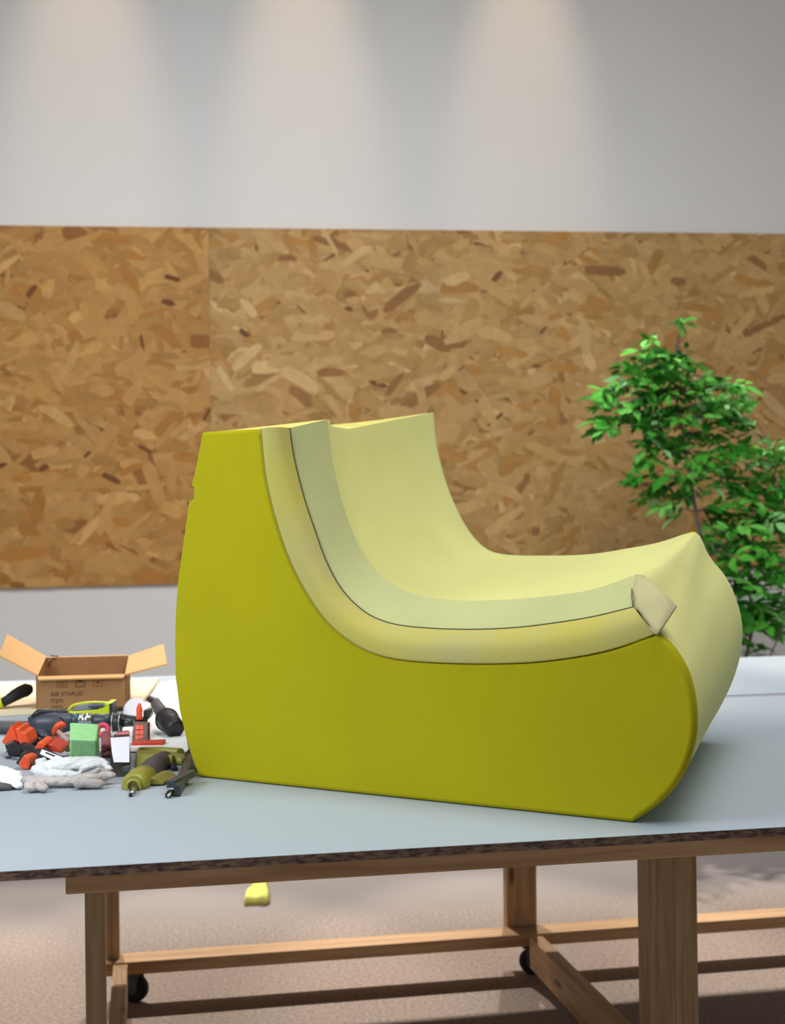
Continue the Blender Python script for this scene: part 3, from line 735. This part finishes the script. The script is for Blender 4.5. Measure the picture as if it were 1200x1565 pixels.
# black nozzle
d = 2.86
t = thing('blower_nozzle', 'black flared blower nozzle lying on white paper by the foam armchair', 'nozzle', V((at(258, 1125, d).x, d, ZT + .003)))
mb = MB(); mb.tube([at(229, 1068, d + .14), at(238, 1072, d + .12), at(240, 1076, d + .11)], [sc(7, d), sc(8, d), sc(7, d)], 8, flat=.8); mb.build('tip', black, t, bevel=.001)
mb = MB(); mb.tube([at(238, 1075, d + .11), at(246, 1087, d + .08), at(255, 1099, d + .04)], [sc(8.5, d), sc(10, d), sc(11, d)], 14); mb.build('neck', greyp, t)
mb = MB(); mb.tube([at(252, 1096, d + .05), at(255, 1099.5, d + .04), at(258, 1103, d + .03)], [sc(16, d), sc(19, d), sc(18, d)], 24); mb.build('collar', rubber, t)
mb = MB(); mb.tube([at(256, 1100, d + .03), at(262, 1107, d + .01), at(268, 1114, d - .01), at(269, 1115.5, d - .012)], [sc(17, d), sc(16.5, d), sc(15, d), sc(12, d)], 24); mb.build('bell', black, t)

# work gloves
def glove(name, mt, chains, label, extra=None):
    mb = MB()
    for pts, rad, fl_ in chains:
        P = [at(x, y, dd) for x, y, dd in pts]
        rr2 = [sc(r_, pts[0][2]) for r_ in rad]
        Pn = [p.copy() for p in P]
        for p, r_ in zip(Pn, rr2): p.z = max(p.z, TZ + .002 + r_ * fl_)
        # rounded ends
        a = Pn[0] + (Pn[0] - Pn[1]).normalized() * rr2[0] * .6; b = Pn[-1] + (Pn[-1] - Pn[-2]).normalized() * rr2[-1] * .7
        mb.tube([a] + Pn + [b], [rr2[0] * .5] + rr2 + [rr2[-1] * .45], 12, flat=fl_)
    o = mb.build(name, mt, label=None)
    rm = o.modifiers.new('remesh', 'REMESH'); rm.mode = 'VOXEL'; rm.voxel_size = .0016; rm.use_smooth_shade = True
    tx = bpy.data.textures.new('wrinkle', 'CLOUDS'); tx.noise_scale = .011
    dm = o.modifiers.new('wrinkle', 'DISPLACE'); dm.texture = tx; dm.strength = .0055; dm.mid_level = .55; dm.texture_coords = 'LOCAL'
    sm_ = o.modifiers.new('smooth', 'SMOOTH'); sm_.factor = .5; sm_.iterations = 2
    tag(o, label, 'glove', 'white knitted work gloves'); return o
glove('work_glove', cloth_w, [
    ([(60, 1176, 2.44), (82, 1178, 2.43), (108, 1173, 2.43), (132, 1168, 2.44), (152, 1164, 2.45)], [11, 16, 18, 16, 10], .8),
    ([(62, 1168, 2.46), (66, 1164, 2.46)], [11, 8], .9),
    ([(58, 1176, 2.42), (70, 1188, 2.39), (92, 1190, 2.38), (118, 1184, 2.38)], [12, 13, 12, 8], .7),
    ([(120, 1172, 2.41), (140, 1165, 2.41), (156, 1163, 2.41), (165, 1168, 2.40)], [10, 9, 6, 5], .8),
    ([(126, 1176, 2.39), (148, 1168, 2.39), (160, 1168, 2.39), (168, 1175, 2.38)], [8, 7, 5.5, 5], .8)],
    'clean white knitted work glove draped on top of the grimy one')
glove('work_glove', cloth_g, [
    ([(40, 1192, 2.35), (66, 1197, 2.33), (100, 1199, 2.33), (132, 1196, 2.33)], [12, 14, 13, 12], .55),
    ([(122, 1195, 2.33), (146, 1190, 2.34), (162, 1185, 2.35), (172, 1185, 2.35)], [12, 10, 8, 7.5], .8),
    ([(118, 1200, 2.31), (140, 1199, 2.31), (156, 1198, 2.31)], [11, 10, 8.5], .75),
    ([(112, 1196, 2.34), (136, 1184, 2.36), (154, 1177, 2.37), (165, 1180, 2.37)], [8, 7, 6, 5.5], .8),
    ([(52, 1198, 2.30), (45, 1206, 2.29), (47, 1211, 2.28)], [10, 10, 9], .75),
    ([(58, 1200, 2.30), (66, 1207, 2.285), (69, 1210, 2.28)], [8, 8, 7], .75)],
    'grimy grey-white knitted work glove, fingers pointing right toward the air stapler')
glove('work_glove', mat('bright cotton', rgb(236, 238, 242), .95, noise_amt=.05, scale=18, bump=.6, bscale=350, spec=.05), [
    ([(-30, 1176, 2.43), (0, 1180, 2.41), (18, 1186, 2.39), (30, 1198, 2.35)], [20, 19, 16, 9], .45),
    ([(4, 1190, 2.37), (20, 1198, 2.34), (28, 1206, 2.31)], [12, 12, 8], .5)],
    'bright white glove lying at the left edge of the photo')
dk = MB(); dk.tube([at(-14, 1206, 2.30), at(2, 1203, 2.31), at(14, 1204, 2.31), at(18, 1207, 2.31)], [sc(r_, 2.3) for r_ in (8, 9, 7.5, 4)], 12, flat=.8)
o = dk.build('rubber_grip', greyp, bevel=0); tag(o, 'dark grey rubber grip in front of the leftmost white glove', 'grip')

# pneumatic stapler
d = 2.45
st = thing('air_stapler', 'olive green air stapler with grey grip and black magazine nearest the table front', 'stapler', V((at(245, 1190, d).x, d, ZT)))
hp = [at(252, 1163, 2.56), at(244, 1170, 2.52), at(236, 1176, 2.48), at(226, 1186, 2.42), at(216, 1194, 2.36)]
mb = MB(); mb.tube(hp, [sc(r_, d) for r_ in (16, 19, 20, 20, 19)], 24); mb.build('grip', greyp, st)
mb = MB(); mb.tube([at(221, 1189, 2.39), at(214, 1194, 2.355), at(207, 1200, 2.315), at(204, 1202, 2.30)], [sc(r_, d) for r_ in (19.5, 20.5, 20, 15)], 28); mb.build('end_cap', olive, st)
mb = MB(); mb.ring(at(204, 1202.5, 2.296), (at(204, 1202, 2.30) - at(214, 1194, 2.355)), sc(9.5, d), sc(2.5, d)); mb.build('air_inlet', olive, st)
mb = MB(); mb.tube([at(207, 1202, 2.31), at(204, 1208, 2.27), at(200, 1215, 2.24)], [sc(4.5, d), sc(4, d), sc(4.2, d)], 14); mb.tube([at(200.2, 1214.6, 2.241), at(199.7, 1215.4, 2.237)], [sc(2.4, d), sc(2.4, d)], 12, mi=1); mb.build('air_plug', [steel, rubber], st)
# head block at the far end
A, B2 = hx([(207, 1176), (262, 1178), (264, 1154), (208, 1152)], [(209, 1160), (282, 1160), (280, 1144), (211, 1142)], [2.50, 2.50, 2.53, 2.53], [2.70, 2.64, 2.66, 2.72])
mb = MB(); mb.hexa(A, B2); mb.build('head', olive, st, bevel=.008)
mb = MB(); mb.tube([at(254, 1160, 2.58), at(266, 1161, 2.56), at(278, 1164, 2.54), at(284, 1166, 2.53)], [sc(r_, d) for r_ in (9, 12, 12, 8)], 16); mb.build('cylinder', mat('dark olive', rgb(128, 122, 44), .4), st)
mb = MB(); mb.tube([at(216, 1149, 2.66), at(246, 1150, 2.65), at(276, 1151, 2.60)], [sc(r_, d) for r_ in (8, 9.5, 8)], 14); mb.build('valve', olive, st)
# lower bridge
A = [at(x, y, 2.33) for x, y in [(226, 1190), (236, 1188), (250, 1196), (250, 1213), (222, 1218), (212, 1214)]]
for p in A: p.z = max(p.z, ZT + .001)
mb = MB(); mb.prism(A, (.012, .07, 0)); mb.build('bridge', mat('dark olive', rgb(128, 122, 44), .4), st, bevel=.006)
mb = MB(); mb.tube([at(256, 1176, 2.50), at(264, 1170, 2.50), at(268, 1178, 2.47)], sc(5, d), 10); mb.build('trigger', rubber, st)
# magazine
A = [at(258, 1226, 2.235), at(276, 1226, 2.235), at(275, 1202, 2.235), at(253, 1202, 2.235)]
for i in (0, 1): A[i].z = ZT
f0_ = [A[0] + V((.009, .004, 0)), A[1], at(277, 1199, 2.235), at(264, 1199, 2.235)]
b0_ = [at(285, 1178, 2.50), at(300, 1176, 2.50), at(298, 1151, 2.52), at(287, 1151, 2.52)]
for p in b0_[:2]: p.z = ZT
mb = MB(); mb.hexa(f0_, b0_); mb.build('magazine', gun, st, bevel=.0015)
mb = MB(); Q = [at(254, 1204, 2.25), at(268, 1204, 2.25), at(268, 1193, 2.25), at(255, 1193, 2.25)]; mb.prism(Q, (.02, .10, 0)); mb.build('feed_rail', slate, st, bevel=.001)
mb = MB(); Q = [at(252, 1225, 2.225), at(262, 1225, 2.225), at(262, 1212, 2.225), at(252, 1212, 2.225)]
for i in (0, 1): Q[i].z = ZT
mb.prism(Q, (0, .03, 0)); mb.build('latch', black, st, bevel=.002)
mb = MB(); mb.tube([at(257, 1217, 2.218), at(262, 1211, 2.226)], sc(2, d), 8); mb.build('latch_pin', steel, st)
mb = MB(); Q = [at(281, 1166, 2.53), at(296, 1167, 2.53), at(296, 1151, 2.54), at(283, 1149, 2.54)]; mb.prism(Q, (.0, .04, 0)); mb.build('nose', rubber, st, bevel=.003)
mb = MB(); mb.tube([at(297, 1158, 2.54), at(301, 1174, 2.51), at(300, 1182, 2.46)], sc(3, d), 8); mb.build('nose_guard', rubber, st)
mb = MB(); A = [at(256, 1197, 2.29), at(270, 1190, 2.33), at(272, 1187, 2.36), at(258, 1189, 2.34)]; mb.prism(A, (0, 0, .003)); mb.build('staple_strip', steel, st)

ON_TABLE = 0
# ------------------------------------------------------------------ plant behind the table
pb = at(1090, 1000, 5.86); pb.z = 0
pl = thing('potted_tree', 'leafy green potted tree behind the table, against the strand board', 'plant', pb)
mb = MB(); mb.tube([pb + V((0, 0, z)) for z in (.002, .01, .2, .33, .345, .345)], [.11, .12, .15, .165, .168, .15], 28); mb.build('pot', pot_m, pl)
mb = MB(); mb.tube([pb + V((0, 0, .30)), pb + V((0, 0, .35))], [.148, .148], 24); mb.build('soil', soil, pl)
D = 5.8
trunks = [[(pb + V((0, 0, .33))), at(1086, 900, D), at(1070, 815, D), at(1060, 760, D), at(1050, 700, D + .02), at(1040, 640, D + .03), at(1030, 580, D + .02), at(1036, 520, D), at(1043, 490, D)],
          [(pb + V((.04, 0, .33))), at(1150, 960, D + .05), at(1145, 900, D + .05), at(1150, 830, D + .08), at(1175, 760, D + .05), at(1190, 700, D + .05)],
          [(pb + V((.06, 0, .33))), at(1185, 985, D - .1), at(1200, 940, D - .12), at(1215, 880, D - .12)]]
mb = MB()
for tr_, r0_ in zip(trunks, (.013, .010, .007)):
    sp_ = spline([tuple(p) for p in tr_], 24); mb.tube(sp_, [r0_ * (1 - .75 * i / 23) for i in range(24)], 8)
br = []
rp = random.Random(11)
blobs = [(1010, 560, 42, 16), (975, 590, 38, 14), (935, 615, 26, 9), (925, 655, 18, 6), (965, 650, 26, 5), (1005, 625, 45, 18), (1030, 655, 40, 14), (1085, 615, 36, 12), (1115, 600, 34, 10), (1100, 650, 40, 12), (1060, 690, 34, 9), (1005, 690, 30, 8), (990, 742, 26, 9), (1030, 755, 34, 12), (1090, 720, 34, 9), (1060, 570, 30, 6),
         (1135, 690, 30, 6), (1180, 695, 30, 10), (1195, 735, 30, 9), (1150, 780, 34, 9), (1175, 820, 38, 14), (1110, 790, 30, 8), (1100, 830, 34, 9), (1135, 860, 36, 12), (1140, 905, 36, 13), (1165, 930, 40, 16), (1150, 965, 34, 12), (1195, 890, 30, 8), (1200, 960, 20, 4), (1043, 495, 9, 3), (1205, 800, 24, 6), (1120, 640, 30, 6), (1140, 740, 30, 6), (1080, 860, 20, 4), (1000, 540, 24, 5), (1030, 545, 22, 5)]
lv = MB(); lcol = []
stems = [p for tr_ in trunks for p in spline([tuple(q) for q in tr_], 30)]
def leaflet(base_, dirv, nrm, L, w, col):
    dirv = dirv.normalized(); sd = dirv.cross(nrm).normalized(); nn = sd.cross(dirv)
    pts = [base_, base_ + dirv * L * .3 + sd * w * .42 + nn * w * .10, base_ + dirv * L * .62 + sd * w * .45 + nn * w * .05, base_ + dirv * L - nn * w * .25, base_ + dirv * L * .62 - sd * w * .45 + nn * w * .05, base_ + dirv * L * .3 - sd * w * .42 + nn * w * .10, base_ + dirv * L * .5 - nn * w * .08]
    lv.add(pts, [(0, 1, 6), (1, 2, 6), (2, 3, 6), (3, 4, 6), (4, 5, 6), (5, 0, 6)], 0, True)
    lcol.extend([col] * 6)
for bxp, byp, br_, cnt in blobs:
    for i in range(int(cnt * 1.7)):
        a = rp.uniform(0, 6.283); r_ = br_ * math.sqrt(rp.random())
        p = at(bxp + r_ * math.cos(a), byp + r_ * math.sin(a), D + rp.gauss(0, .09))
        near = min(stems, key=lambda s: (s - p).length)
        out = (p - near); out.z *= .5
        if out.length < .01: out = V((rp.gauss(0, 1), rp.gauss(0, 1), 0))
        out = out.normalized() + V((rp.gauss(0, .5), rp.gauss(0, .6), rp.gauss(-.15, .35))); out.normalize()
        if i % 3 == 0:
            mb.tube([near, near.lerp(p, .5) + V((0, 0, .015)), p], [.0028, .002, .001], 5)
        nrm = V((rp.gauss(0, .5), rp.gauss(-.4, .5), 1)).normalized()
        k = rp.random()
        cpal = [rgb(80, 160, 50), rgb(54, 134, 36), rgb(108, 180, 74), rgb(40, 104, 28), rgb(136, 194, 118)]
        col = rp.choices(cpal, [34, 26, 20, 14, 8])[0]
        nl = rp.choice((3, 5, 5))
        Lf = rp.uniform(.055, .105)
        sdv = out.cross(nrm).normalized()
        leaflet(p, out, nrm, Lf, Lf * .40, col)
        for j in range((nl - 1) // 2):
            bp_ = p - out * (.012 + .026 * j)
            for s_g in (-1, 1):
                leaflet(bp_, out * .55 + sdv * s_g, nrm + sdv * (s_g * .25), Lf * (.85 - .1 * j), Lf * .36, col)
mb.build('trunk', bark, pl)
fo2 = lv.build('foliage', leaf, pl, fix=False)
ca = fo2.data.color_attributes.new('leafcol', 'FLOAT_COLOR', 'CORNER')
for p in fo2.data.polygons:
    for li in p.loop_indices: ca.data[li].color = lcol[p.index]

# ------------------------------------------------------------------ yellow scrap on the floor
sp0 = on_z(393, 1386, 0.0); dS = sp0.y
mb = MB()
Q = [[(372, 1385), (376, 1383), (396, 1386), (411, 1380)], [(374, 1377), (384, 1374), (400, 1375), (413, 1372)], [(377, 1366), (386, 1362), (402, 1362), (413, 1364)], [(388, 1346), (394, 1345), (402, 1344), (408, 1345)], [(392, 1328), (396, 1327), (402, 1327), (406, 1328)]]
mb.grid([[at(x, y, dS + .05 * i + (.02 if k in (1, 2) else 0)) for k, (x, y) in enumerate(r)] for i, r in enumerate(Q)])
o = mb.build('foam_scrap', mat('scrap foam', (.72, .68, .16, 1), .9, bump=.3), subsurf=2)
sd_ = o.modifiers.new('solid', 'SOLIDIFY'); sd_.thickness = .03; sd_.offset = -1
tag(o, 'small curled yellow foam scrap on the carpet under the table', 'foam scrap')

# ------------------------------------------------------------------ light
wd = bpy.data.worlds.new('world'); SC.world = wd; wd.use_nodes = True
bg = wd.node_tree.nodes['Background']; bg.inputs[0].default_value = (0.80, 0.86, 0.95, 1); bg.inputs[1].default_value = 0.29
def spot(name, loc, target, power, size, blend, col, radius=.03):
    l_ = bpy.data.lights.new(name, 'SPOT'); l_.energy = power; l_.spot_size = size; l_.spot_blend = blend; l_.color = col; l_.shadow_soft_size = radius
    o = bpy.data.objects.new(name, l_); C.objects.link(o); o.location = loc
    o.rotation_euler = (V(target) - V(loc)).to_track_quat('-Z', 'Y').to_euler(); return o
def area(name, loc, target, power, sx, sy, col):
    l_ = bpy.data.lights.new(name, 'AREA'); l_.shape = 'RECTANGLE'; l_.size = sx; l_.size_y = sy; l_.energy = power; l_.color = col
    o = bpy.data.objects.new(name, l_); C.objects.link(o); o.location = loc
    o.rotation_euler = (V(target) - V(loc)).to_track_quat('-Z', 'Y').to_euler(); return o
warm = (1.0, 0.78, 0.53)
for x in (128, 462, 800):
    s, _ = wall_s(x, 5)
    spot('wall_spot', W(s, 5.6, .62), W(s, 3.3, .02), 140, math.radians(23), 1.0, warm)
for i, x in enumerate((-200, 128, 462, 800, 1130, 1460)):
    s, _ = wall_s(x, 5)
    kp = W(s - .12, 4.05, .38); tgt = kp + wn * 2.25; tgt.z = 0.3
    spot('track_spot', kp, tgt, 430, math.radians(36), 0.4, (1.0, .92, .84), .03)
area('left_fill', (-1.5, 1.3, 2.0), (-.1, 2.4, .95), 34, 1.0, 1.0, (.86, .93, 1.0))  # added cool fill, unseen, set close so the chair side dims rightwards
area('overhead_fill', (-.5, 3.2, 4.5), (-.4, 6.7, .0), 34, 3.4, 1.0, (.80, .90, 1.0)).data.spread = math.radians(100)  # added unseen fill lifting the lower back wall
area('overhead_fill', (0.9, 2.0, 4.1), (.3, 2.9, .9), 84, 2.0, 1.6, (1.0, .98, .95))  # added unseen fill from above, brightens the seat and backrest

SC.view_settings.view_transform = 'Standard'; SC.view_settings.look = 'None'
SC.view_settings.gamma = 1.0; SC.view_settings.exposure = 0.0; SC.view_settings.use_curve_mapping = False
